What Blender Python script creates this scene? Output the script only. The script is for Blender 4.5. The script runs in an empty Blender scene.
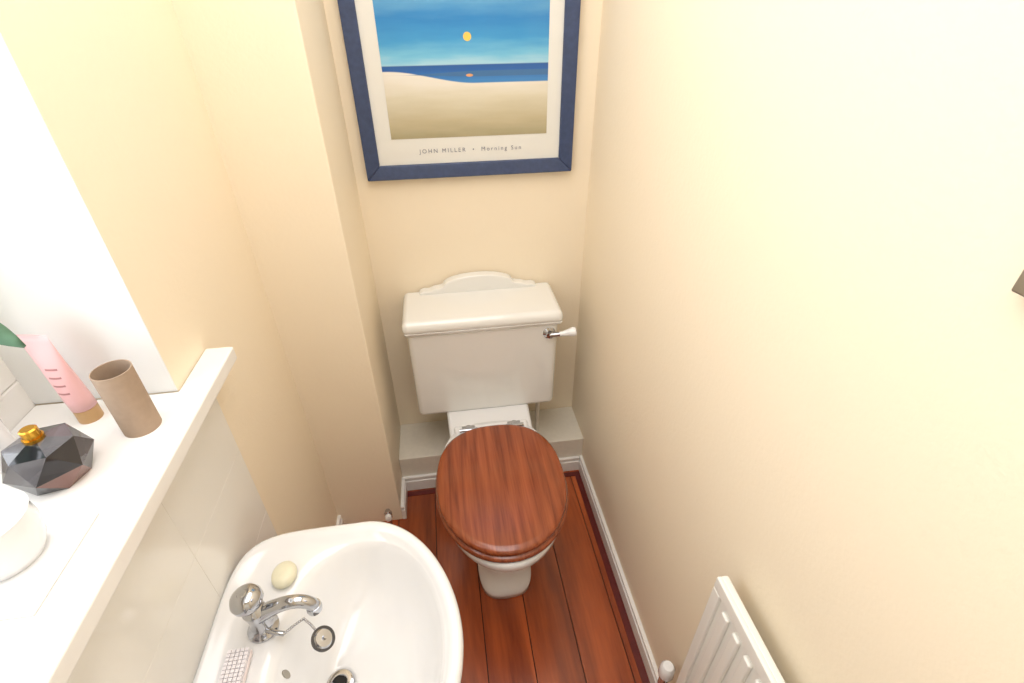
import bpy, bmesh, math, random
from mathutils import Vector, Matrix
random.seed(3)
S=bpy.context.scene
S.view_settings.view_transform='Standard'
S.view_settings.look='None'
S.view_settings.exposure=0.0

def srgb(r,g,b):
    def f(c):
        c/=255.0
        return c/12.92 if c<=0.04045 else ((c+0.055)/1.055)**2.4
    return (f(r),f(g),f(b),1)

# ------------------------------------------------------------ materials
def mat(name,col,rough=0.5,metal=0.0,coat=0.0,bump=0.0,bscale=50,var=0.0,emis=None,es=0,trans=0,spec=None):
    m=bpy.data.materials.new(name); m.use_nodes=True
    nt=m.node_tree; b=nt.nodes['Principled BSDF']
    b.inputs['Base Color'].default_value=col
    b.inputs['Roughness'].default_value=rough
    b.inputs['Metallic'].default_value=metal
    b.inputs['Coat Weight'].default_value=coat
    b.inputs['Coat Roughness'].default_value=0.08
    if spec is not None: b.inputs['Specular IOR Level'].default_value=spec
    if trans: b.inputs['Transmission Weight'].default_value=trans
    if emis:
        b.inputs['Emission Color'].default_value=emis
        b.inputs['Emission Strength'].default_value=es
    tc=nt.nodes.new('ShaderNodeTexCoord')
    n=nt.nodes.new('ShaderNodeTexNoise'); n.inputs['Scale'].default_value=bscale; n.inputs['Detail'].default_value=4
    nt.links.new(tc.outputs['Object'],n.inputs['Vector'])
    if var>0:
        mx=nt.nodes.new('ShaderNodeMixRGB'); mx.blend_type='MULTIPLY'
        mx.inputs[0].default_value=var; mx.inputs[1].default_value=col
        nt.links.new(n.outputs['Fac'],mx.inputs[2])
        nt.links.new(mx.outputs[0],b.inputs['Base Color'])
    if bump>0:
        bp=nt.nodes.new('ShaderNodeBump'); bp.inputs['Strength'].default_value=bump; bp.inputs['Distance'].default_value=0.002
        nt.links.new(n.outputs['Fac'],bp.inputs['Height']); nt.links.new(bp.outputs[0],b.inputs['Normal'])
    return m

def wood(name,dark,light,rough,scale=(28,2.2,28),plank=None,coat=0.3,p0=.42,p1=.82):
    m=bpy.data.materials.new(name); m.use_nodes=True
    nt=m.node_tree; N=nt.nodes; L=nt.links; b=N['Principled BSDF']
    tc=N.new('ShaderNodeTexCoord'); mp=N.new('ShaderNodeMapping'); mp.inputs['Scale'].default_value=scale
    L.new(tc.outputs['Object'],mp.inputs['Vector'])
    vec=mp.outputs[0]
    sx=N.new('ShaderNodeSeparateXYZ'); L.new(tc.outputs['Object'],sx.inputs[0])
    if plank:
        d=N.new('ShaderNodeMath'); d.operation='ADD'; d.inputs[1].default_value=plank[1]; L.new(sx.outputs[0],d.inputs[0])
        e=N.new('ShaderNodeMath'); e.operation='DIVIDE'; e.inputs[1].default_value=plank[0]; L.new(d.outputs[0],e.inputs[0])
        f=N.new('ShaderNodeMath'); f.operation='FLOOR'; L.new(e.outputs[0],f.inputs[0])
        wn=N.new('ShaderNodeTexWhiteNoise'); wn.noise_dimensions='1D'; L.new(f.outputs[0],wn.inputs['W'])
        va=N.new('ShaderNodeVectorMath'); va.operation='MULTIPLY_ADD'
        va.inputs[1].default_value=(17,17,17); L.new(wn.outputs['Color'],va.inputs[0]); L.new(mp.outputs[0],va.inputs[2])
        vec=va.outputs[0]
    n=N.new('ShaderNodeTexNoise'); n.inputs['Scale'].default_value=1.0; n.inputs['Detail'].default_value=6; n.inputs['Distortion'].default_value=0.6
    L.new(vec,n.inputs['Vector'])
    n2=N.new('ShaderNodeTexNoise'); n2.inputs['Scale'].default_value=5.0; n2.inputs['Detail'].default_value=3
    L.new(vec,n2.inputs['Vector'])
    ad=N.new('ShaderNodeMath'); ad.operation='MULTIPLY_ADD'; ad.inputs[1].default_value=0.3
    L.new(n2.outputs['Fac'],ad.inputs[0]); L.new(n.outputs['Fac'],ad.inputs[2])
    cr=N.new('ShaderNodeValToRGB'); cr.color_ramp.elements[0].position=p0; cr.color_ramp.elements[0].color=dark
    cr.color_ramp.elements[1].position=p1; cr.color_ramp.elements[1].color=light
    L.new(ad.outputs[0],cr.inputs[0]); out=cr.outputs[0]
    if plank:
        hs=N.new('ShaderNodeHueSaturation')
        mr=N.new('ShaderNodeMapRange'); mr.inputs['To Min'].default_value=0.8; mr.inputs['To Max'].default_value=1.2
        L.new(wn.outputs['Value'],mr.inputs['Value']); L.new(mr.outputs[0],hs.inputs['Value']); L.new(out,hs.inputs['Color']); out=hs.outputs[0]
    L.new(out,b.inputs['Base Color'])
    b.inputs['Roughness'].default_value=rough; b.inputs['Coat Weight'].default_value=coat; b.inputs['Coat Roughness'].default_value=0.15
    return m

M_wall=mat('cream_paint',srgb(249,235,210),0.6,bump=0.25,bscale=120,spec=0.3)
M_ceil=mat('white_ceiling_paint',srgb(245,243,238),0.8,bump=0.1)
M_white=mat('white_gloss_paint',srgb(246,243,238),0.3,bump=0.05,bscale=30)
M_reveal=mat('white_reveal_paint',srgb(243,243,240),0.6,bump=0.1)
M_ledge=mat('ledge_paint',srgb(238,231,216),0.5,bump=0.3,bscale=60,var=0.12)
M_cer=mat('white_ceramic',srgb(240,240,240),0.12,coat=0.6,bump=0.01,bscale=5)
M_cer2=mat('ivory_cistern_ceramic',srgb(238,237,232),0.14,coat=0.5)
M_chrome=mat('chrome',srgb(190,192,197),0.07,metal=1.0)
M_steel=mat('brushed_steel',srgb(165,160,150),0.35,metal=1.0)
M_dark=mat('dark_void',srgb(25,22,20),0.7)
M_rub=mat('black_rubber',srgb(70,68,68),0.4)
M_card=mat('cardboard',srgb(180,156,134),0.85,bump=0.3,bscale=90,var=0.2)
M_gold=mat('gold_metal',srgb(205,155,60),0.18,metal=1.0)
M_pblack=mat('perfume_dark_glass',srgb(34,31,36),0.06,spec=.6)
M_pgrey=mat('perfume_grey_glass',srgb(135,132,136),0.06,trans=.6)
M_prose=mat('perfume_rose_glass',srgb(150,112,104),0.08,trans=.3)
M_pink=mat('pink_tube_plastic',srgb(240,190,190),0.35)
M_tan=mat('tan_cap',srgb(195,155,105),0.35)
M_text=mat('printed_ink',srgb(125,125,140),0.7)
M_soap=mat('soap',srgb(246,241,212),0.35,var=0.25,bscale=40)
M_bristle=mat('nylon_bristle',srgb(240,236,240),0.5)
M_brush=mat('nail_brush_plastic',srgb(240,228,226),0.3)
M_leaf=mat('leaf_green',srgb(125,170,140),0.45,var=0.4,bscale=60)
M_rad=mat('radiator_enamel',srgb(242,240,233),0.3,coat=0.2)
M_frame=mat('blue_stained_frame',srgb(66,82,120),0.4,bump=0.25,bscale=70,var=0.5)
M_mount=mat('poster_paper',srgb(230,229,222),0.5)
M_door=mat('door_paint',srgb(240,238,230),0.4)
M_added_lampg=mat('added_lamp_opal_glass',srgb(255,250,240),0.3,emis=srgb(255,244,225),es=2)
M_seat=wood('mahogany_seat_wood',srgb(108,46,22),srgb(170,88,50),0.2,scale=(60,2.4,60),p0=.38,p1=.88)
M_floor=wood('stained_floorboards',srgb(112,42,16),srgb(188,92,44),0.28,scale=(16,1.6,16),plank=(0.137,3.0),coat=0.4)
M_maroon=mat('dark_red_shadow_gap',srgb(104,22,18),0.4,coat=0.3,var=0.3)  # dark red that paints the shadow gap at the floor edge
# small printed lines on the pink tube
nt=M_pink.node_tree; N=nt.nodes; L=nt.links
tc=N.new('ShaderNodeTexCoord'); sp=N.new('ShaderNodeSeparateXYZ'); L.new(tc.outputs['Object'],sp.inputs[0])
fr_=N.new('ShaderNodeMath'); fr_.operation='PINGPONG'; fr_.inputs[1].default_value=.007; L.new(sp.outputs[2],fr_.inputs[0])
lt=N.new('ShaderNodeMath'); lt.operation='LESS_THAN'; lt.inputs[1].default_value=.0016; L.new(fr_.outputs[0],lt.inputs[0])
zr=N.new('ShaderNodeMath'); zr.operation='COMPARE'; zr.inputs[1].default_value=1.142; zr.inputs[2].default_value=.028; L.new(sp.outputs[2],zr.inputs[0])
xr=N.new('ShaderNodeMath'); xr.operation='COMPARE'; xr.inputs[1].default_value=-.585; xr.inputs[2].default_value=.009; L.new(sp.outputs[0],xr.inputs[0])
m1=N.new('ShaderNodeMath'); m1.operation='MULTIPLY'; L.new(lt.outputs[0],m1.inputs[0]); L.new(zr.outputs[0],m1.inputs[1])
m2=N.new('ShaderNodeMath'); m2.operation='MULTIPLY'; L.new(m1.outputs[0],m2.inputs[0]); L.new(xr.outputs[0],m2.inputs[1])
mc=N.new('ShaderNodeMixRGB'); mc.inputs[1].default_value=srgb(240,190,190); mc.inputs[2].default_value=srgb(185,125,125); L.new(m2.outputs[0],mc.inputs[0])
L.new(mc.outputs[0],N['Principled BSDF'].inputs['Base Color'])

M_tile=bpy.data.materials.new('white_wall_tile'); M_tile.use_nodes=True
nt=M_tile.node_tree; b=nt.nodes['Principled BSDF']
b.inputs['Base Color'].default_value=srgb(246,243,236); b.inputs['Roughness'].default_value=0.15
M_glass=bpy.data.materials.new('window_glass'); M_glass.use_nodes=True
nt=M_glass.node_tree; nt.nodes.remove(nt.nodes['Principled BSDF'])
t=nt.nodes.new('ShaderNodeBsdfTransparent'); g=nt.nodes.new('ShaderNodeBsdfGlossy'); g.inputs['Roughness'].default_value=0.05
mx=nt.nodes.new('ShaderNodeMixShader'); mx.inputs[0].default_value=0.06
nt.links.new(t.outputs[0],mx.inputs[1]); nt.links.new(g.outputs[0],mx.inputs[2]); nt.links.new(mx.outputs[0],nt.nodes['Material Output'].inputs[0])

# ------------------------------------------------------------ mesh helpers
def link(o): S.collection.objects.link(o); return o
def obj(name,bm,m,smooth=False,bevel=0,seg=3,angle=40):
    bmesh.ops.recalc_face_normals(bm,faces=bm.faces)
    me=bpy.data.meshes.new(name); bm.to_mesh(me); bm.free()
    ms=m if isinstance(m,(list,tuple)) else [m]
    for k in ms: me.materials.append(k)
    o=link(bpy.data.objects.new(name,me))
    if smooth:
        for p in me.polygons: p.use_smooth=True
    if bevel>0:
        md=o.modifiers.new('bev','BEVEL'); md.width=bevel; md.segments=seg; md.limit_method='ANGLE'; md.angle_limit=math.radians(angle)
        for p in me.polygons: p.use_smooth=True
        w=o.modifiers.new('wn','WEIGHTED_NORMAL'); w.keep_sharp=False
    return o
def addbox(bm,x0,x1,y0,y1,z0,z1):
    vs=[bm.verts.new(p) for p in [(x0,y0,z0),(x1,y0,z0),(x1,y1,z0),(x0,y1,z0),(x0,y0,z1),(x1,y0,z1),(x1,y1,z1),(x0,y1,z1)]]
    fs=[]
    for f in [(0,3,2,1),(4,5,6,7),(0,1,5,4),(1,2,6,5),(2,3,7,6),(3,0,4,7)]: fs.append(bm.faces.new([vs[i] for i in f]))
    return fs
def box(name,x0,x1,y0,y1,z0,z1,m,bevel=0,seg=3):
    bm=bmesh.new(); addbox(bm,x0,x1,y0,y1,z0,z1); return obj(name,bm,m,bevel=bevel,seg=seg)
def boxes(name,lst,m,bevel=0,seg=2):
    bm=bmesh.new()
    for l in lst: addbox(bm,*l)
    return obj(name,bm,m,bevel=bevel,seg=seg)
def loft(name,rings,m,cap0=True,cap1=True,smooth=True,closed=False,sub=0):
    bm=bmesh.new(); R=[[bm.verts.new(p) for p in r] for r in rings]; n=len(R[0])
    rr=range(len(R)) if closed else range(len(R)-1)
    for i in rr:
        a=R[i]; c=R[(i+1)%len(R)]
        for j in range(n): bm.faces.new([a[j],a[(j+1)%n],c[(j+1)%n],c[j]])
    if not closed:
        if cap0: bm.faces.new(R[0])
        if cap1: bm.faces.new(R[-1])
    o=obj(name,bm,m,smooth=smooth)
    if sub:
        md=o.modifiers.new('sub','SUBSURF'); md.levels=sub; md.render_levels=sub
    return o
def lathe(name,prof,m,M=Matrix.Identity(4),n=40,smooth=True,closed=False,cap0=True,cap1=True):
    rings=[[tuple(M@Vector((r*math.cos(2*math.pi*k/n),r*math.sin(2*math.pi*k/n),z))) for k in range(n)] for r,z in prof]
    o=loft(name,rings,m,smooth=smooth,closed=closed,cap0=cap0,cap1=cap1)
    if smooth:
        e=o.modifiers.new('es','EDGE_SPLIT'); e.split_angle=math.radians(35)
    return o
def axisM(p,d):
    d=Vector(d).normalized(); return Matrix.Translation(Vector(p))@d.to_track_quat('Z','Y').to_matrix().to_4x4()
def tube(name,pts,r,m,radii=None):
    cu=bpy.data.curves.new(name,'CURVE'); cu.dimensions='3D'; cu.bevel_depth=r; cu.bevel_resolution=6; cu.use_fill_caps=True
    sp=cu.splines.new('NURBS'); sp.points.add(len(pts)-1)
    for i,p in enumerate(pts):
        sp.points[i].co=(*p,1); sp.points[i].radius=radii[i] if radii else 1
    sp.use_endpoint_u=True; sp.order_u=min(4,len(pts)); sp.resolution_u=12
    cu.materials.append(m)
    o=link(bpy.data.objects.new(name+'_c',cu))
    dg=bpy.context.evaluated_depsgraph_get(); me=bpy.data.meshes.new_from_object(o.evaluated_get(dg))
    bpy.data.objects.remove(o)
    for p in me.polygons: p.use_smooth=True
    return link(bpy.data.objects.new(name,me))
def group(name,loc,kids):
    e=link(bpy.data.objects.new(name,None)); e.location=loc; e.empty_display_size=0.05
    bpy.context.view_layer.update()
    for k in kids:
        k.parent=e; k.matrix_parent_inverse=e.matrix_world.inverted()
    return e
def egg(cx,cy,w,lf,lb,z,nf=2.0,nb=2.4,n=72):
    out=[]
    for k in range(n):
        t=2*math.pi*k/n; c,s=math.cos(t),math.sin(t)
        L_,e=(lb,nb) if s>0 else (lf,nf)
        r=(abs(c/w)**e+abs(s/L_)**e)**(-1/e)
        out.append((cx+r*c,cy+r*s,z))
    return out

# ------------------------------------------------------------ room
XL,XR,YB,YN,ZC=-0.47,0.48,1.57,-0.80,2.40
T=0.25
SILL=1.06; WY0,WY1,WZ1=-0.05,0.736,2.05
CX,CY=-0.245,1.23
boxes('wall_left',[(XL-T,XL,YN,WY0,0,ZC),(XL-T,XL,WY1,YB,0,ZC),(XL-T,XL,WY0,WY1,0,SILL-0.03),(XL-T,XL,WY0,WY1,WZ1,ZC)],M_wall)
boxes('trim_1',[(XL-T,XL-0.0005,WY1-0.002,WY1,SILL,WZ1),(XL-T,XL-0.0005,WY0,WY0+0.002,SILL,WZ1),(XL-T,XL-0.0005,WY0,WY1,WZ1-0.002,WZ1)],M_reveal)
box('wall_right',XR,XR+0.1,YN,YB+0.1,0,ZC,M_wall)
box('wall_back',XL-T,XR,YB,YB+0.1,0,ZC,M_wall)
box('wall_column',XL-.01,CX,CY,YB+.01,0,ZC+.01,M_wall,bevel=0.004)
boxes('wall_near',[(XL-T,-0.36,YN-0.1,YN,0,ZC),(0.40,XR+0.1,YN-0.1,YN,0,ZC),(-0.36,0.40,YN-0.1,YN,2.04,ZC)],M_wall)
d=[box('leaf',-0.355,0.395,YN-0.06,YN-0.02,0.005,2.035,M_door,bevel=0.003)]
d.append(boxes('panels',[(-0.27,-0.01,YN-0.022,YN-0.012,1.1,1.9),(0.05,0.31,YN-0.022,YN-0.012,1.1,1.9),(-0.27,-0.01,YN-0.022,YN-0.012,0.2,0.95),(0.05,0.31,YN-0.022,YN-0.012,0.2,0.95)],M_door,bevel=0.006))
d.append(lathe('knob',[(0.012,0),(0.012,0.03),(0.026,0.04),(0.028,0.055),(0.015,0.066),(0.001,0.068)],M_chrome,axisM((-0.31,YN-0.02,1.0),(0,1,0))))
group('door_1',(0.02,YN-0.04,0),d)
box('ceiling',XL-T,XR+0.1,YN-0.1,YB+0.1,ZC,ZC+0.1,M_ceil)
PW=0.137; lst=[]; x=-3.0+PW*18
while x<XR:
    x0=max(x+0.0015,XL-T); x1=min(x+PW-0.0015,XR)
    if x1>x0+0.002: lst.append((x0,x1,YN-0.1,YB,-0.03,0.0))
    x+=PW
bm=bmesh.new()
for l in lst: addbox(bm,*l)
fs=addbox(bm,XL-T,XR,YN-0.1,YB,-0.05,-0.008)
for f in fs: f.material_index=1
obj('floor',bm,[M_floor,M_dark])
boxes('shadow_gap_strip',[(XR-0.036,XR-0.015,YN,1.352,0.0003,0.003),(CX+0.015,XR-0.036,1.332,1.352,0.0003,0.003)],M_maroon)  # thin dark strips painting the shadow gap along the skirting
box('pipe_boxing_ledge',CX,XR,1.375,YB,0,0.165,M_ledge,bevel=0.004)
def skirt(name,x0,x1,y0,y1,side,h=0.07):
    l=[]
    if side=='x-':  l=[(x1-0.014,x1,y0,y1,0,h*0.72),(x1-0.009,x1,y0,y1,h*0.72,h*0.86),(x1-0.012,x1,y0,y1,h*0.86,h)]
    if side=='x+':  l=[(x0,x0+0.014,y0,y1,0,h*0.72),(x0,x0+0.009,y0,y1,h*0.72,h*0.86),(x0,x0+0.012,y0,y1,h*0.86,h)]
    if side=='y-':  l=[(x0,x1,y1-0.014,y1,0,h*0.72),(x0,x1,y1-0.009,y1,h*0.72,h*0.86),(x0,x1,y1-0.012,y1,h*0.86,h)]
    return boxes(name,l,M_white,bevel=0.0015)
skirt('baseboard_right',XR-0.02,XR,YN,1.375,'x-')
skirt('baseboard_back',CX,XR-0.014,1.36,1.375,'y-')
skirt('baseboard_column',CX,CX+0.02,CY,1.361,'x+')
skirt('baseboard_left',XL,XL+0.02,YN,CY,'x+')
lst=[];TW=0.25;TH=0.20
y=0.82
while y>-0.3:
    z=SILL-0.03
    while z>0.35:
        lst.append((XL,XL+0.006,y-TW+0.0008,y-0.0008,max(z-TH,0.35)+0.0008,z-0.0008)); z-=TH
    y-=TW
bm=bmesh.new()
for l in lst: addbox(bm,*l)
for f in addbox(bm,XL,XL+0.0056,-0.43,0.82,0.35,SILL-0.03): f.material_index=1
M_grout=mat('grout',srgb(234,230,222),0.8)
obj('wall_tiling',bm,[M_tile,M_grout])
bm=bmesh.new()
pts=[(XL-T+0.03,WY0+0.003),(XL+0.001,WY0+0.003),(XL+0.001,WY0-0.12),(XL+0.052,WY0-0.12),(XL+0.052,0.862),(XL+0.001,0.862),(XL+0.001,WY1-0.003),(XL-T+0.03,WY1-0.003)]
lo=[bm.verts.new((p[0],p[1],SILL-0.029)) for p in pts]; hi=[bm.verts.new((p[0],p[1],SILL)) for p in pts]
bm.faces.new(lo); bm.faces.new(hi)
for i in range(8): bm.faces.new([lo[i],lo[(i+1)%8],hi[(i+1)%8],hi[i]])
obj('window_sill',bm,M_white,bevel=0.004)
wx=XL-T+0.03
k=[]
fr=0.05
k.append(boxes('frame',[(wx-0.05,wx,WY0,WY1,SILL-0.02,SILL+fr),(wx-0.05,wx,WY0,WY1,WZ1-fr,WZ1),(wx-0.05,wx,WY0,WY0+fr,SILL+fr,WZ1-fr),(wx-0.05,wx,WY1-fr,WY1,SILL+fr,WZ1-fr)],M_white,bevel=0.004))
k.append(boxes('sash',[(wx-0.04,wx+0.012,WY0+fr,WY1-fr,SILL+fr,SILL+fr+0.05),(wx-0.04,wx+0.012,WY0+fr,WY1-fr,WZ1-fr-0.05,WZ1-fr),(wx-0.04,wx+0.012,WY0+fr,WY0+fr+0.05,SILL+fr+0.05,WZ1-fr-0.05),(wx-0.04,wx+0.012,WY1-fr-0.05,WY1-fr,SILL+fr+0.05,WZ1-fr-0.05)],M_white,bevel=0.004))
k.append(box('pane',wx-0.02,wx-0.014,WY0+fr+0.05,WY1-fr-0.05,SILL+fr+0.05,WZ1-fr-0.05,M_glass))
group('window_1',(wx,(WY0+WY1)/2,SILL),k)

# ------------------------------------------------------------ toilet
TX=0.104
k=[]
R=[]
for z,w,yf,yb,nf in [(0,.088,.872,1.35,3.2),(.028,.088,.872,1.35,3.2),(.034,.082,.880,1.35,3.0),(.05,.078,.888,1.35,2.8),(.06,.072,.90,1.35,2.6),(.14,.074,.905,1.35,2.4),(.20,.092,.885,1.34,2.2),(.25,.125,.835,1.32,2.1),(.30,.153,.785,1.31,2.0),(.34,.168,.755,1.30,2.0),(.365,.176,.742,1.29,2.0),(.372,.181,.737,1.285,2.0),(.393,.182,.735,1.285,2.0),(.399,.178,.740,1.28,2.0)]:
    cy=1.0; R.append(egg(TX,cy,w,cy-yf,yb-cy,z,nf,3.0))
k.append(loft('pan',R,M_cer))
bm=bmesh.new()
def trap(bm,y0,y1,w0,w1,z0,z1,cx=TX):
    v=[bm.verts.new(p) for p in [(cx-w0,y0,z0),(cx+w0,y0,z0),(cx+w1,y1,z0),(cx-w1,y1,z0),(cx-w0,y0,z1),(cx+w0,y0,z1),(cx+w1,y1,z1),(cx-w1,y1,z1)]]
    for f in [(0,3,2,1),(4,5,6,7),(0,1,5,4),(1,2,6,5),(2,3,7,6),(3,0,4,7)]: bm.faces.new([v[i] for i in f])
trap(bm,1.17,1.50,.140,.155,.29,.385)
k.append(obj('rear_shelf',bm,M_cer,bevel=0.012,seg=4))
bm=bmesh.new(); trap(bm,1.17,1.275,.118,.128,.35,.400)
k.append(obj('hinge_deck',bm,M_cer,bevel=0.008,seg=4))
k.append(box('pan_back',TX-0.085,TX+0.085,1.25,1.37,0.0,0.30,M_cer,bevel=0.02))
def frustum(name,z0,z1,r0,r1,m,bevel):
    bm=bmesh.new()
    a=[bm.verts.new((x,y,z0)) for x,y in [(r0[0],r0[2]),(r0[1],r0[2]),(r0[1],r0[3]),(r0[0],r0[3])]]
    c=[bm.verts.new((x,y,z1)) for x,y in [(r1[0],r1[2]),(r1[1],r1[2]),(r1[1],r1[3]),(r1[0],r1[3])]]
    bm.faces.new(a); bm.faces.new(c)
    for i in range(4): bm.faces.new([a[i],a[(i+1)%4],c[(i+1)%4],c[i]])
    return obj(name,bm,m,bevel=bevel,seg=5)
k.append(frustum('cistern',.378,.735,(-.142,.346,1.362,1.562),(-.144,.350,1.356,1.562),M_cer2,0.020))
k.append(frustum('cistern_lid_lip',.727,.742,(-.145,.354,1.350,1.564),(-.152,.361,1.342,1.564),M_cer2,0.005))
k.append(frustum('cistern_lid',.738,.780,(-.157,.364,1.338,1.566),(-.153,.360,1.345,1.566),M_cer2,0.018))
prof=[(-.205,.0),(-.200,.010),(-.185,.015),(-.168,.014),(-.158,.018),(-.148,.022),(-.134,.023)]
for i in range(0,13):
    t=math.pi*(1-i/12.0); prof.append((0.120*math.cos(t),0.028+0.034*math.sin(t)))
prof+=[(-x,z) for x,z in reversed(prof[:7])]
bm=bmesh.new()
f_=[bm.verts.new((TX+x,1.528,.776+z)) for x,z in prof]; b_=[bm.verts.new((TX+x,1.564,.776+z)) for x,z in prof]
bm.faces.new(f_); bm.faces.new(b_)
for i in range(len(prof)): bm.faces.new([f_[i],f_[(i+1)%len(prof)],b_[(i+1)%len(prof)],b_[i]])
k.append(obj('cistern_lid_crest',bm,M_cer2,bevel=0.006,seg=3,angle=50))
def egg2(w,lf,lb,z): return egg(TX,.99,w,lf,lb,z,2.05,2.5,96)
R=[egg2(.120,.165,.150,.403),egg2(.186,.243,.222,.403),egg2(.193,.250,.229,.407),egg2(.194,.251,.230,.415),egg2(.190,.247,.226,.421),egg2(.120,.165,.150,.421)]
k.append(loft('seat_ring',R,M_seat,closed=True))
R=[egg2(.178,.233,.222,.4225),egg2(.187,.242,.228,.425),egg2(.190,.245,.231,.431),egg2(.188,.243,.229,.438),egg2(.182,.237,.223,.4425),egg2(.167,.222,.210,.4445),egg2(.05,.07,.07,.4460)]
k.append(loft('seat_lid',R,M_seat))
for s in (-1,1):
    k.append(box('hinge_plate',TX+s*.078-.022,TX+s*.078+.022,1.228,1.262,.399,.408,M_chrome,bevel=0.002))
    k.append(lathe('hinge_barrel',[(.001,-.03),(.007,-.03),(.007,.03),(.001,.03)],M_chrome,axisM((TX+s*.078,1.232,.415),(1,0,0)),n=20))
    k.append(lathe('hinge_bolt',[(.001,0),(.010,0),(.010,.006),(.001,.009)],M_chrome,axisM((TX+s*.078,1.25,.407),(0,0,1)),n=20))
LX,LZ=.318,.695
k.append(lathe('lever_rose',[(.001,0),(.021,0),(.021,.004),(.014,.009),(.012,.02),(.001,.022)],M_chrome,axisM((LX,1.358,LZ),(0,-1,0)),n=28))
k.append(tube('lever_arm',[(LX,1.342,LZ),(LX+.012,1.338,LZ+.002),(LX+.035,1.334,LZ+.006)],.0075,M_chrome))
k.append(lathe('lever_handle',[(.001,0),(.008,.0),(.009,.004),(.008,.008),(.012,.03),(.016,.045),(.014,.054),(.001,.058)],M_cer,axisM((LX+.030,1.334,LZ+.005),(1,-.08,.18)),n=24))
k.append(lathe('overflow_pipe',[(.0085,0),(.0085,.23)],M_ledge,axisM((.305,1.45,.165),(0,0,1)),n=20))
group('toilet',(TX,1.0,0),k)

k=[lathe('pipe',[(.008,0),(.008,.075)],M_chrome,axisM((-.285,1.195,0),(0,0,1)),n=20),
   lathe('valve_body',[(.001,0),(.013,0),(.013,.022),(.009,.026),(.009,.034),(.001,.034)],M_chrome,axisM((-.285,1.195,.07),(0,0,1)),n=20),
   lathe('valve_cap',[(.001,0),(.011,0),(.011,.016),(.001,.018)],M_white,axisM((-.285,1.187,.085),(.2,-1,.1)),n=20)]
group('pipe_valve',(-.285,1.195,0),k)

# ------------------------------------------------------------ basin
BX,BY=-.215,.44
def bring(aR,aL,bb,z,nR=1.85,nL=6,cx=BX,cy=BY,n=112):
    out=[]
    for i in range(n):
        t=2*math.pi*(i+.5)/n; c,s=math.cos(t),math.sin(t)
        a,e=(aR,nR) if c>0 else (aL,nL)
        r=(abs(c/a)**e+abs(s/bb)**e)**(-1/e)
        out.append((cx+r*c,cy+r*s,z))
    return out
DX,DY=-.262,.452
k=[]
R=[bring(.08,.20,.10,.50,2,4),bring(.11,.245,.15,.53,2,4),bring(.155,.249,.215,.59,1.9,5),bring(.178,.250,.250,.65,1.85,6),bring(.184,.250,.259,.672),
   bring(.187,.250,.262,.690),bring(.185,.249,.260,.698),bring(.179,.246,.254,.703),bring(.170,.240,.243,.703),bring(.163,.234,.235,.698),
   bring(.160,.205,.228,.692,1.9,4.5),bring(.157,.150,.222,.690,1.95,3.4),bring(.154,.130,.217,.687,2,2.6),bring(.149,.122,.209,.675,2,2.5),bring(.138,.110,.193,.645,2,2.4),
   bring(.124,.093,.165,.612,2,2.2,BX-.005,BY+.002),bring(.105,.074,.128,.588,2,2,BX-.012,BY+.005),bring(.073,.050,.080,.572,2,2,BX-.028,BY+.008),bring(.034,.028,.036,.566,2,2,DX+.004,DY),bring(.021,.021,.021,.562,2,2,DX,DY),bring(.019,.019,.019,.545,2,2,DX,DY)]
k.append(loft('bowl',R,M_cer,cap0=True,cap1=True))
R=[]
for z,w,l in [(0,.10,.085),(.03,.10,.085),(.06,.085,.07),(.2,.07,.06),(.45,.075,.07),(.56,.10,.09)]:
    R.append(egg(-.30,BY,l,w,w,z,2.5,2.5))
k.append(loft('pedestal',R,M_cer))
k.append(lathe('waste',[(.0135,.004),(.016,.0045),(.024,.0030),(.026,.0005),(.024,-.001),(.0135,-.001)],M_chrome,axisM((DX,DY,.5655),(0,0,1)),closed=True))
k.append(lathe('waste_hole',[(.001,0),(.0138,0),(.0138,.001),(.001,.001)],M_dark,axisM((DX,DY,.5655),(0,0,1))))
k.append(lathe('overflow',[(.001,0),(.006,0),(.006,.002),(.001,.002)],M_steel,axisM((BX-.1165,BY,.660),(1,0,.35))@Matrix.Scale(1.8,4,(0,1,0)),n=24))
group('wash_basin',(XL,BY,0),k)

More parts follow.
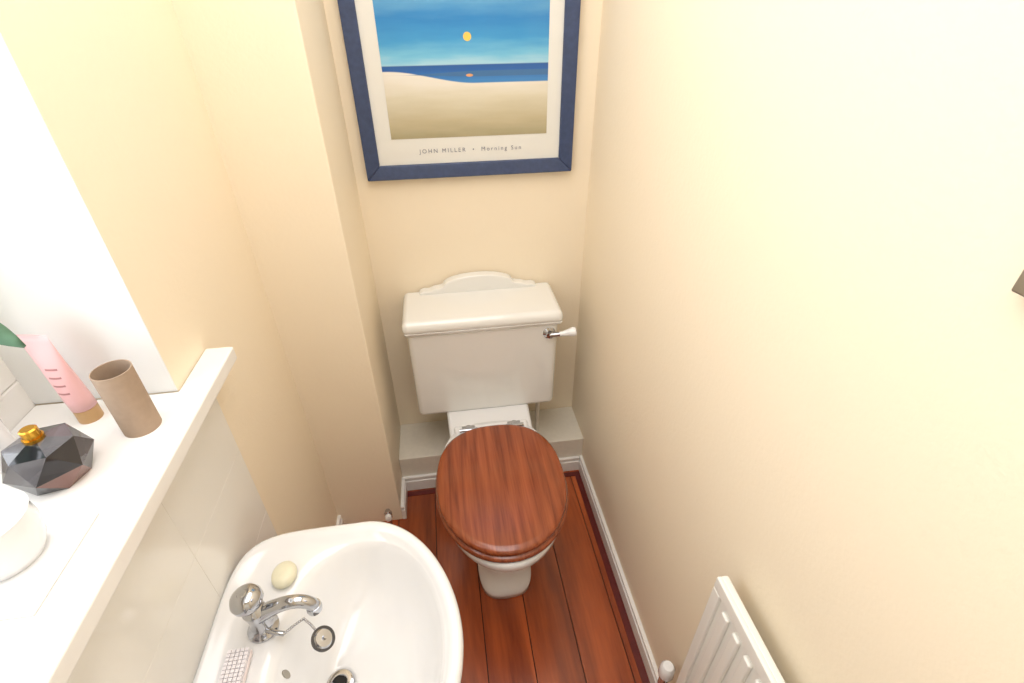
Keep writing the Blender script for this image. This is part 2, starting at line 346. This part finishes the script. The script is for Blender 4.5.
def tap(ty,chain=False):
    tx=-.375; z0=.6915; k=[]
    k.append(lathe('base_flange',[(.001,0),(.026,0),(.026,.004),(.020,.010),(.017,.016),(.0155,.040),(.018,.052),(.019,.060),(.015,.066),(.011,.070),(.011,.076),(.001,.076)],M_chrome,axisM((tx,ty,z0),(0,0,1)),n=36))
    k.append(tube('spout',[(tx,ty,z0+.042),(tx+.025,ty,z0+.058),(tx+.055,ty,z0+.070),(tx+.082,ty,z0+.068),(tx+.094,ty,z0+.055),(tx+.095,ty,z0+.046)],.0115,M_chrome,[1.35,1.15,1,.95,.95,1]))
    k.append(lathe('spout_nozzle',[(.008,0),(.0125,0),(.0135,.006),(.0125,.014),(.008,.014)],M_chrome,axisM((tx+.095,ty,z0+.036),(0,0,1)),n=28,closed=True))
    prof=[(.001,0),(.012,.001),(.021,.006),(.0255,.014),(.026,.022),(.022,.031),(.014,.037),(.008,.038),(.007,.0395),(.001,.040)]
    k.append(lathe('handle',prof,M_chrome,axisM((tx,ty,z0+.074),(-.12,0,1)),n=36))
    if chain:
        k.append(tube('chain_stay',[(tx+.012,ty-.012,z0+.014),(tx+.030,ty-.022,z0+.018),(tx+.042,ty-.022,z0+.012)],.0045,M_chrome))
        bm=bmesh.new()
        P=[Vector((tx+.042,ty-.022,z0+.012)),Vector((tx+.052,ty-.008,z0+.006)),Vector((tx+.068,ty+.004,z0+.004)),Vector((tx+.082,ty-.008,z0+.002)),Vector((tx+.093,ty-.020,z0+.002))]
        for i in range(len(P)-1):
            for j in range(5):
                p=P[i].lerp(P[i+1],j/5)
                bmesh.ops.create_icosphere(bm,subdivisions=1,radius=.0028,matrix=Matrix.Translation(p))
        k.append(obj('bead_chain',bm,M_chrome,smooth=True))
        PM=axisM((tx+.102,ty-.032,z0-.008),(.55,-.15,.8))
        k.append(lathe('plug',[(.001,-.006),(.016,-.006),(.018,.004),(.0205,.005),(.0205,.009),(.001,.009)],M_rub,PM,n=32))
        k.append(lathe('plug_cap',[(.001,.009),(.0165,.009),(.014,.0115),(.004,.012),(.003,.018),(.001,.018)],M_chrome,PM,n=32))
    group('basin_tap',(tx,ty,z0),k)
tap(.508,True)
tap(.345)
R=[]
for z,s in [(0,.75),(.003,.93),(.009,1),(.015,.93),(.019,.7),(.0205,.3)]:
    R.append([(-.358+s*.023*math.cos(2*math.pi*i/36),.600+s*.027*math.sin(2*math.pi*i/36),.6925+z) for i in range(36)])
loft('soap_bar',R,M_soap)
k=[box('back',-.418,-.381,.378,.470,.693,.704,M_brush,bevel=.004)]
bm=bmesh.new()
for i in range(14):
    for j in range(5):
        x=-.4135+j*.007; y=.383+i*.0063
        addbox(bm,x-.0030,x+.0030,y-.0027,y+.0027,.704,.713)
k.append(obj('bristles',bm,M_bristle))
group('nail_brush',(-.4,.42,.693),k)

# ------------------------------------------------------------ framed picture
PX0,PX1,PZ0,PZ1=-.207,.413,1.165,1.965
FW=.040; YF=1.57
k=[]
bm=bmesh.new()
def bar(a,b_,c,d_):
    y0,y1,ym=YF-.028,YF-.002,YF-.020
    o=[bm.verts.new((p[0],yy,p[1])) for yy in (y0,y1) for p in (a,b_,d_,c)]
    o[2].co.y=ym; o[3].co.y=ym
    for f in [(0,1,2,3),(7,6,5,4),(0,4,5,1),(1,5,6,2),(2,6,7,3),(3,7,4,0)]: bm.faces.new([o[i] for i in f])
OA=[(PX0,PZ0),(PX1,PZ0),(PX1,PZ1),(PX0,PZ1)]; IA=[(PX0+FW,PZ0+FW),(PX1-FW,PZ0+FW),(PX1-FW,PZ1-FW),(PX0+FW,PZ1-FW)]
for i in range(4): bar(OA[i],OA[(i+1)%4],IA[i],IA[(i+1)%4])
k.append(obj('frame',bm,M_frame,bevel=.003,seg=2,angle=25))
k.append(box('poster_paper',PX0+FW-.005,PX1-FW+.005,YF-.012,YF-.006,PZ0+FW-.005,PZ1-FW+.005,M_mount))
m=bpy.data.materials.new('seascape_print'); m.use_nodes=True
nt=m.node_tree; N=nt.nodes; L=nt.links; b=N['Principled BSDF']; b.inputs['Roughness'].default_value=.35; b.inputs['Coat Weight'].default_value=.3
uv=N.new('ShaderNodeTexCoord'); sp=N.new('ShaderNodeSeparateXYZ'); L.new(uv.outputs['UV'],sp.inputs[0])
U,V=sp.outputs[0],sp.outputs[1]
def math_(op,a,b2=None,c2=None,clamp=False):
    n=N.new('ShaderNodeMath'); n.operation=op; n.use_clamp=clamp
    for i,v in enumerate((a,b2,c2)):
        if v is None: continue
        if isinstance(v,(int,float)): n.inputs[i].default_value=v
        else: L.new(v,n.inputs[i])
    return n.outputs[0]
def ramp(fac,stops):
    r=N.new('ShaderNodeValToRGB'); e=r.color_ramp.elements
    e[0].position=stops[0][0]; e[0].color=stops[0][1]; e[1].position=stops[-1][0]; e[1].color=stops[-1][1]
    for p,c in stops[1:-1]:
        q=e.new(p); q.color=c
    L.new(fac,r.inputs[0]); return r.outputs[0]
def mixc(f,a,c):
    n=N.new('ShaderNodeMixRGB'); L.new(f,n.inputs[0])
    for i,v in ((1,a),(2,c)):
        if isinstance(v,tuple): n.inputs[i].default_value=v
        else: L.new(v,n.inputs[i])
    return n.outputs[0]
def smooth(v,a,c,o0=0.0,o1=1.0):
    n=N.new('ShaderNodeMapRange'); n.interpolation_type='SMOOTHSTEP'; n.inputs['From Min'].default_value=a; n.inputs['From Max'].default_value=c
    n.inputs['To Min'].default_value=o0; n.inputs['To Max'].default_value=o1; L.new(v,n.inputs['Value']); return n.outputs[0]
mpn=N.new('ShaderNodeMapping'); mpn.inputs['Scale'].default_value=(2,14,1); L.new(uv.outputs['UV'],mpn.inputs[0])
nz=N.new('ShaderNodeTexNoise'); nz.inputs['Scale'].default_value=1.5; nz.inputs['Detail'].default_value=5; L.new(mpn.outputs[0],nz.inputs['Vector'])
Vn=math_('MULTIPLY_ADD',math_('SUBTRACT',nz.outputs['Fac'],.5),.10,V)
sky=ramp(Vn,[(0,srgb(95,165,205)),(.355,srgb(165,210,228)),(.40,srgb(115,190,222)),(.47,srgb(60,152,208)),(.56,srgb(36,130,196)),(.68,srgb(110,175,212)),(1,srgb(30,110,180))])
sea=ramp(V,[(0,srgb(20,80,150)),(.28,srgb(60,132,196)),(.33,srgb(30,95,170)),(.36,srgb(34,88,155))])
sand=ramp(Vn,[(0,srgb(168,158,124)),(.08,srgb(192,180,146)),(.2,srgb(216,208,184)),(.27,srgb(230,224,210)),(.36,srgb(236,232,224))])
col=mixc(smooth(V,.352,.358),sea,sky)
shore=smooth(U,.02,.55,.330,.268)
sm=math_('SUBTRACT',shore,V)
col=mixc(smooth(sm,-.003,.003),col,sand)
sl=math_('SUBTRACT',math_('ABSOLUTE',math_('SUBTRACT',V,.312)),math_('MULTIPLY',smooth(U,.08,.6),.014))
col=mixc(smooth(sl,.001,-.002),col,srgb(60,110,160))
def disc(cu,cv,ru,rv):
    a=math_('DIVIDE',math_('SUBTRACT',U,cu),ru); c=math_('DIVIDE',math_('SUBTRACT',V,cv),rv)
    return smooth(math_('SQRT',math_('ADD',math_('MULTIPLY',a,a),math_('MULTIPLY',c,c))),1.1,.85)
col=mixc(disc(.512,.48,.024,.0205),col,srgb(252,205,90))
col=mixc(disc(.515,.305,.022,.007),col,srgb(228,165,110))
L.new(col,b.inputs['Base Color'])
IX0,IX1,IZ0,IZ1=-.123,.333,1.277,1.80
bm=bmesh.new(); vs=[bm.verts.new(p) for p in [(IX0,YF-.0128,IZ0),(IX1,YF-.0128,IZ0),(IX1,YF-.0128,IZ1),(IX0,YF-.0128,IZ1)]]
f=bm.faces.new(vs); ul=bm.loops.layers.uv.new('UV')
for lp,q in zip(f.loops,[(0,0),(1,0),(1,1),(0,1)]): lp[ul].uv=q
me=bpy.data.meshes.new('print'); bm.to_mesh(me); bm.free(); me.materials.append(m)
k.append(link(bpy.data.objects.new('print',me)))
def text(name,body,x,z,size,sp=1.3):
    cu=bpy.data.curves.new(name,'FONT'); cu.body=body; cu.size=size; cu.space_character=sp
    cu.align_x='CENTER'; cu.extrude=.0002; cu.materials.append(M_text)
    o=link(bpy.data.objects.new(name+'_t',cu)); bpy.context.view_layer.update()
    dg=bpy.context.evaluated_depsgraph_get(); me=bpy.data.meshes.new_from_object(o.evaluated_get(dg)); bpy.data.objects.remove(o)
    me.transform(Matrix.Translation((x,YF-.0126,z))@Matrix.Rotation(math.pi/2,4,'X'))
    return link(bpy.data.objects.new(name,me))
k.append(text('title','JOHN MILLER  •  Morning Sun',.105,1.235,.0165,1.45))
group('framed_picture',(.103,YF,1.165),k)

# ------------------------------------------------------------ radiator (single panel)
k=[]
ry1,ry0,rz0,rz1=.444,-.45,.15,.754; rx0,rx1=.426,.448
k.append(box('panel',rx0+.007,rx1,ry0,ry1,rz0,rz1,M_rad,bevel=.004))
k.append(boxes('front_border',[(rx0,rx0+.010,ry0,ry1,rz1-.030,rz1),(rx0,rx0+.010,ry0,ry1,rz0,rz0+.030),(rx0,rx0+.010,ry1-.022,ry1,rz0+.030,rz1-.030),(rx0,rx0+.010,ry0,ry0+.022,rz0+.030,rz1-.030)],M_rad,bevel=.003))
fl=[]; y=ry1-.038
while y>ry0+.05:
    fl.append((rx0-.001,rx0+.009,y-.020,y,rz0+.045,rz1-.045)); y-=.036
k.append(boxes('flutes',fl,M_rad,bevel=.004,seg=3))
k.append(boxes('brackets',[(rx1,XR-.001,ry1-.19,ry1-.16,.3,.62),(rx1,XR-.001,ry0+.12,ry0+.15,.3,.62)],M_rad))
vy_=ry1+.050
k.append(lathe('valve_tail',[(.001,0),(.009,0),(.009,.04),(.001,.04)],M_chrome,axisM((.438,ry1-.005,.22),(0,1,0)),n=20))
k.append(lathe('valve_body',[(.001,-.02),(.012,-.02),(.012,.015),(.015,.017),(.015,.028),(.001,.03)],M_chrome,axisM((.438,vy_,.22),(0,0,1)),n=24))
k.append(lathe('valve_cap',[(.001,0),(.017,0),(.019,.006),(.017,.034),(.012,.042),(.001,.043)],M_cer,axisM((.438,vy_,.248),(0,0,1)),n=24))
k.append(lathe('pipe',[(.0075,0),(.0075,.21)],M_white,axisM((.438,vy_,0),(0,0,1)),n=20))
group('radiator',(.43,0,.16),k)

# ------------------------------------------------------------ mirror on right wall
k=[]
my1,my0,mz0,mz1=.3065,-.10,1.396,1.90
k.append(boxes('frame',[(XR-.014,XR-.001,my0,my1,mz0,mz0+.025),(XR-.014,XR-.001,my0,my1,mz1-.025,mz1),(XR-.014,XR-.001,my1-.025,my1,mz0+.025,mz1-.025),(XR-.014,XR-.001,my0,my0+.025,mz0+.025,mz1-.025)],M_steel,bevel=.002))
k.append(box('glass',XR-.010,XR-.001,my0+.02,my1-.02,mz0+.02,mz1-.02,M_chrome))
group('wall_mirror',(XR,.1,1.4),k)

# ------------------------------------------------------------ sill objects
lathe('toilet_roll_tube',[(.0245,0),(.0258,0),(.0258,.110),(.0245,.110)],M_card,axisM((-.489,.650,SILL),(0,0,1)),n=48,closed=True)
px,py=-.557,.562
bm=bmesh.new(); n=6
def hexr(r,z,off=0,sx=1.0): return [bm.verts.new((px+sx*r*math.cos(2*math.pi*(i+off)/n),py+r*math.sin(2*math.pi*(i+off)/n),SILL+z)) for i in range(n)]
r0=hexr(.036,0,0.2); r1=hexr(.051,.030,.7); r2=hexr(.040,.062,0.2); r3=hexr(.013,.070,.2)
bm.faces.new(r0); bm.faces.new(r3)
for i in range(n):
    for idx,vv in ((0,[r0[i],r0[(i+1)%n],r1[i]]),(1,[r0[(i+1)%n],r1[(i+1)%n],r1[i]]),(2,[r1[i],r1[(i+1)%n],r2[(i+1)%n]]),(3,[r1[i],r2[(i+1)%n],r2[i]]),(4,[r2[i],r2[(i+1)%n],r3[(i+1)%n],r3[i]])):
        f=bm.faces.new(vv); f.material_index=[[0,1,0,1,0,2],[1,0,1,0,2,0],[1,1,0,1,0,1],[1,0,1,0,1,0],[1,0,1,1,0,1]][idx][i]
k=[obj('bottle_body',bm,[M_pblack,M_pgrey,M_prose])]
k.append(lathe('collar',[(.001,0),(.012,0),(.012,.006),(.001,.006)],M_gold,axisM((px,py,SILL+.069),(0,0,1)),n=28))
k.append(lathe('atomiser_cap',[(.001,0),(.010,0),(.010,.012),(.008,.0135),(.001,.0135)],M_gold,axisM((px,py,SILL+.075),(0,0,1)),n=28))
group('perfume_bottle',(px,py,SILL),k)
tx,ty=-.580,.685
dirv=Vector((-.08,.0,1)).normalized()
R=[]
for h,a,b2 in [(0,.017,.017),(.02,.0175,.017),(.06,.0205,.013),(.10,.0235,.006),(.122,.0245,.0015),(.134,.0245,.0012)]:
    c0=Vector((tx,ty,SILL+.024))+dirv*h
    R.append([tuple(c0+Vector((a*math.cos(2*math.pi*i/32)*.97+b2*math.sin(2*math.pi*i/32)*.2,-a*math.cos(2*math.pi*i/32)*.2+b2*math.sin(2*math.pi*i/32)*.97,0))) for i in range(32)])
k=[loft('body',R,M_pink),lathe('cap',[(.001,0),(.0165,0),(.0165,.023),(.001,.025)],M_tan,axisM((tx,ty,SILL),(0,0,1)),n=32)]
group('hand_cream_tube',(tx,ty,SILL),k)
vx,vy=-.652,.60
k=[lathe('vase',[(.001,0),(.022,0),(.025,.02),(.025,.08),(.019,.10),(.017,.115),(.015,.115),(.017,.10),(.022,.08),(.022,.01),(.001,.01)],M_cer,axisM((vx,vy,SILL),(0,0,1)),n=36)]
def leaf(base,tip,w,up):
    bm=bmesh.new(); base=Vector(base); tip=Vector(tip); d=(tip-base); side=d.cross(Vector((0.3,-1,0.2))).normalized()
    rows=[]
    for i in range(11):
        t=i/10; ww=w*math.sin(math.pi*min(1,t*.96+.02))**.8; c=base+d*t+Vector((0,0,up*math.sin(math.pi*t)))
        rows.append([bm.verts.new(c-side*ww+Vector((0,-.003,0))),bm.verts.new(c),bm.verts.new(c+side*ww+Vector((0,-.003,0)))])
    for i in range(10):
        for j in range(2): bm.faces.new([rows[i][j],rows[i][j+1],rows[i+1][j+1],rows[i+1][j]])
    o=obj('leaf',bm,M_leaf,smooth=True); s=o.modifiers.new('s','SOLIDIFY'); s.thickness=.0008; return o
k.append(tube('stem',[(vx,vy,SILL+.02),(vx,vy,SILL+.13),(vx+.002,vy+.01,SILL+.20),(vx+.005,vy+.02,SILL+.235)],.0018,M_leaf))
k.append(tube('stem_2',[(vx,vy,SILL+.02),(vx,vy,SILL+.14),(vx+.003,vy-.02,SILL+.20),(vx+.01,vy-.03,SILL+.25)],.0018,M_leaf))
k.append(leaf((vx+.003,vy+.02,SILL+.245),(vx+.062,vy+.07,SILL+.150),.021,.014))
k.append(leaf((vx,vy+.0,SILL+.19),(vx-.01,vy-.06,SILL+.25),.014,.012))
k.append(leaf((vx+.01,vy-.03,SILL+.245),(vx+.01,vy-.09,SILL+.235),.014,.015))
k.append(leaf((vx+.003,vy+.01,SILL+.22),(vx+.001,vy+.05,SILL+.28),.012,.012))
group('leaf_stem_vase',(vx,vy,SILL),k)
qx,qy=-.540,.430
k=[lathe('pot',[(.001,.004),(.034,.004),(.042,.02),(.046,.045),(.044,.066),(.046,.070),(.043,.071),(.040,.066),(.041,.045),(.036,.02),(.001,.012)],M_cer,axisM((qx,qy,SILL),(0,0,1)),n=48),
   box('tray',qx-.075,qx+.070,qy-.078,qy+.055,SILL,SILL+.004,M_cer,bevel=.002)]
group('ceramic_pot',(qx,qy,SILL),k)

# ------------------------------------------------------------ lights
k=[lathe('lamp_base',[(.001,0),(.16,0),(.16,-.02),(.001,-.02)],M_white,axisM((0,.35,ZC),(0,0,1)),n=48),
   lathe('added_lamp_globe',[(.001,-.09),(.06,-.085),(.11,-.065),(.14,-.04),(.15,-.02),(.001,-.02)],M_added_lampg,axisM((0,.35,ZC),(0,0,1)),n=48)]
group('added_ceiling_lamp',(0,.35,ZC),k)  # unseen glowing lamp, added to help light the closed room
def area(name,loc,rot,sx,sy,e,col):
    l=bpy.data.lights.new(name,'AREA'); l.shape='RECTANGLE'; l.size=sx; l.size_y=sy; l.energy=e; l.color=col
    o=link(bpy.data.objects.new(name,l)); o.location=loc; o.rotation_euler=rot; return o
area('ceiling_fill',(-.03,.50,ZC-.10),(0,0,0),.75,1.7,14.5,(.965,.965,1))  # added area fill under the ceiling, for even flash-like light
area('window_daylight',(XL-T-.12,(WY0+WY1)/2,1.55),(0,-math.pi/2,0),.95,.75,7.5,(.90,.95,1))
w=bpy.data.worlds.new('sky'); S.world=w; w.use_nodes=True
w.node_tree.nodes['Background'].inputs[0].default_value=(.85,.92,1,1); w.node_tree.nodes['Background'].inputs[1].default_value=1.5

# ------------------------------------------------------------ camera
fw=Vector((.117,.8202,-.5604)).normalized(); up=Vector((.09,.5528,.8282))
rt=fw.cross(up).normalized(); up=rt.cross(fw).normalized()
cam=bpy.data.cameras.new('camera'); cam.sensor_width=36; cam.lens=500/1024*36; cam.clip_start=.01
co=link(bpy.data.objects.new('camera',cam))
M=Matrix.Identity(4)
for i in range(3): M[i][0]=rt[i]; M[i][1]=up[i]; M[i][2]=-fw[i]
M[0][3],M[1][3],M[2][3]=0,0,1.6
co.matrix_world=M
S.camera=co
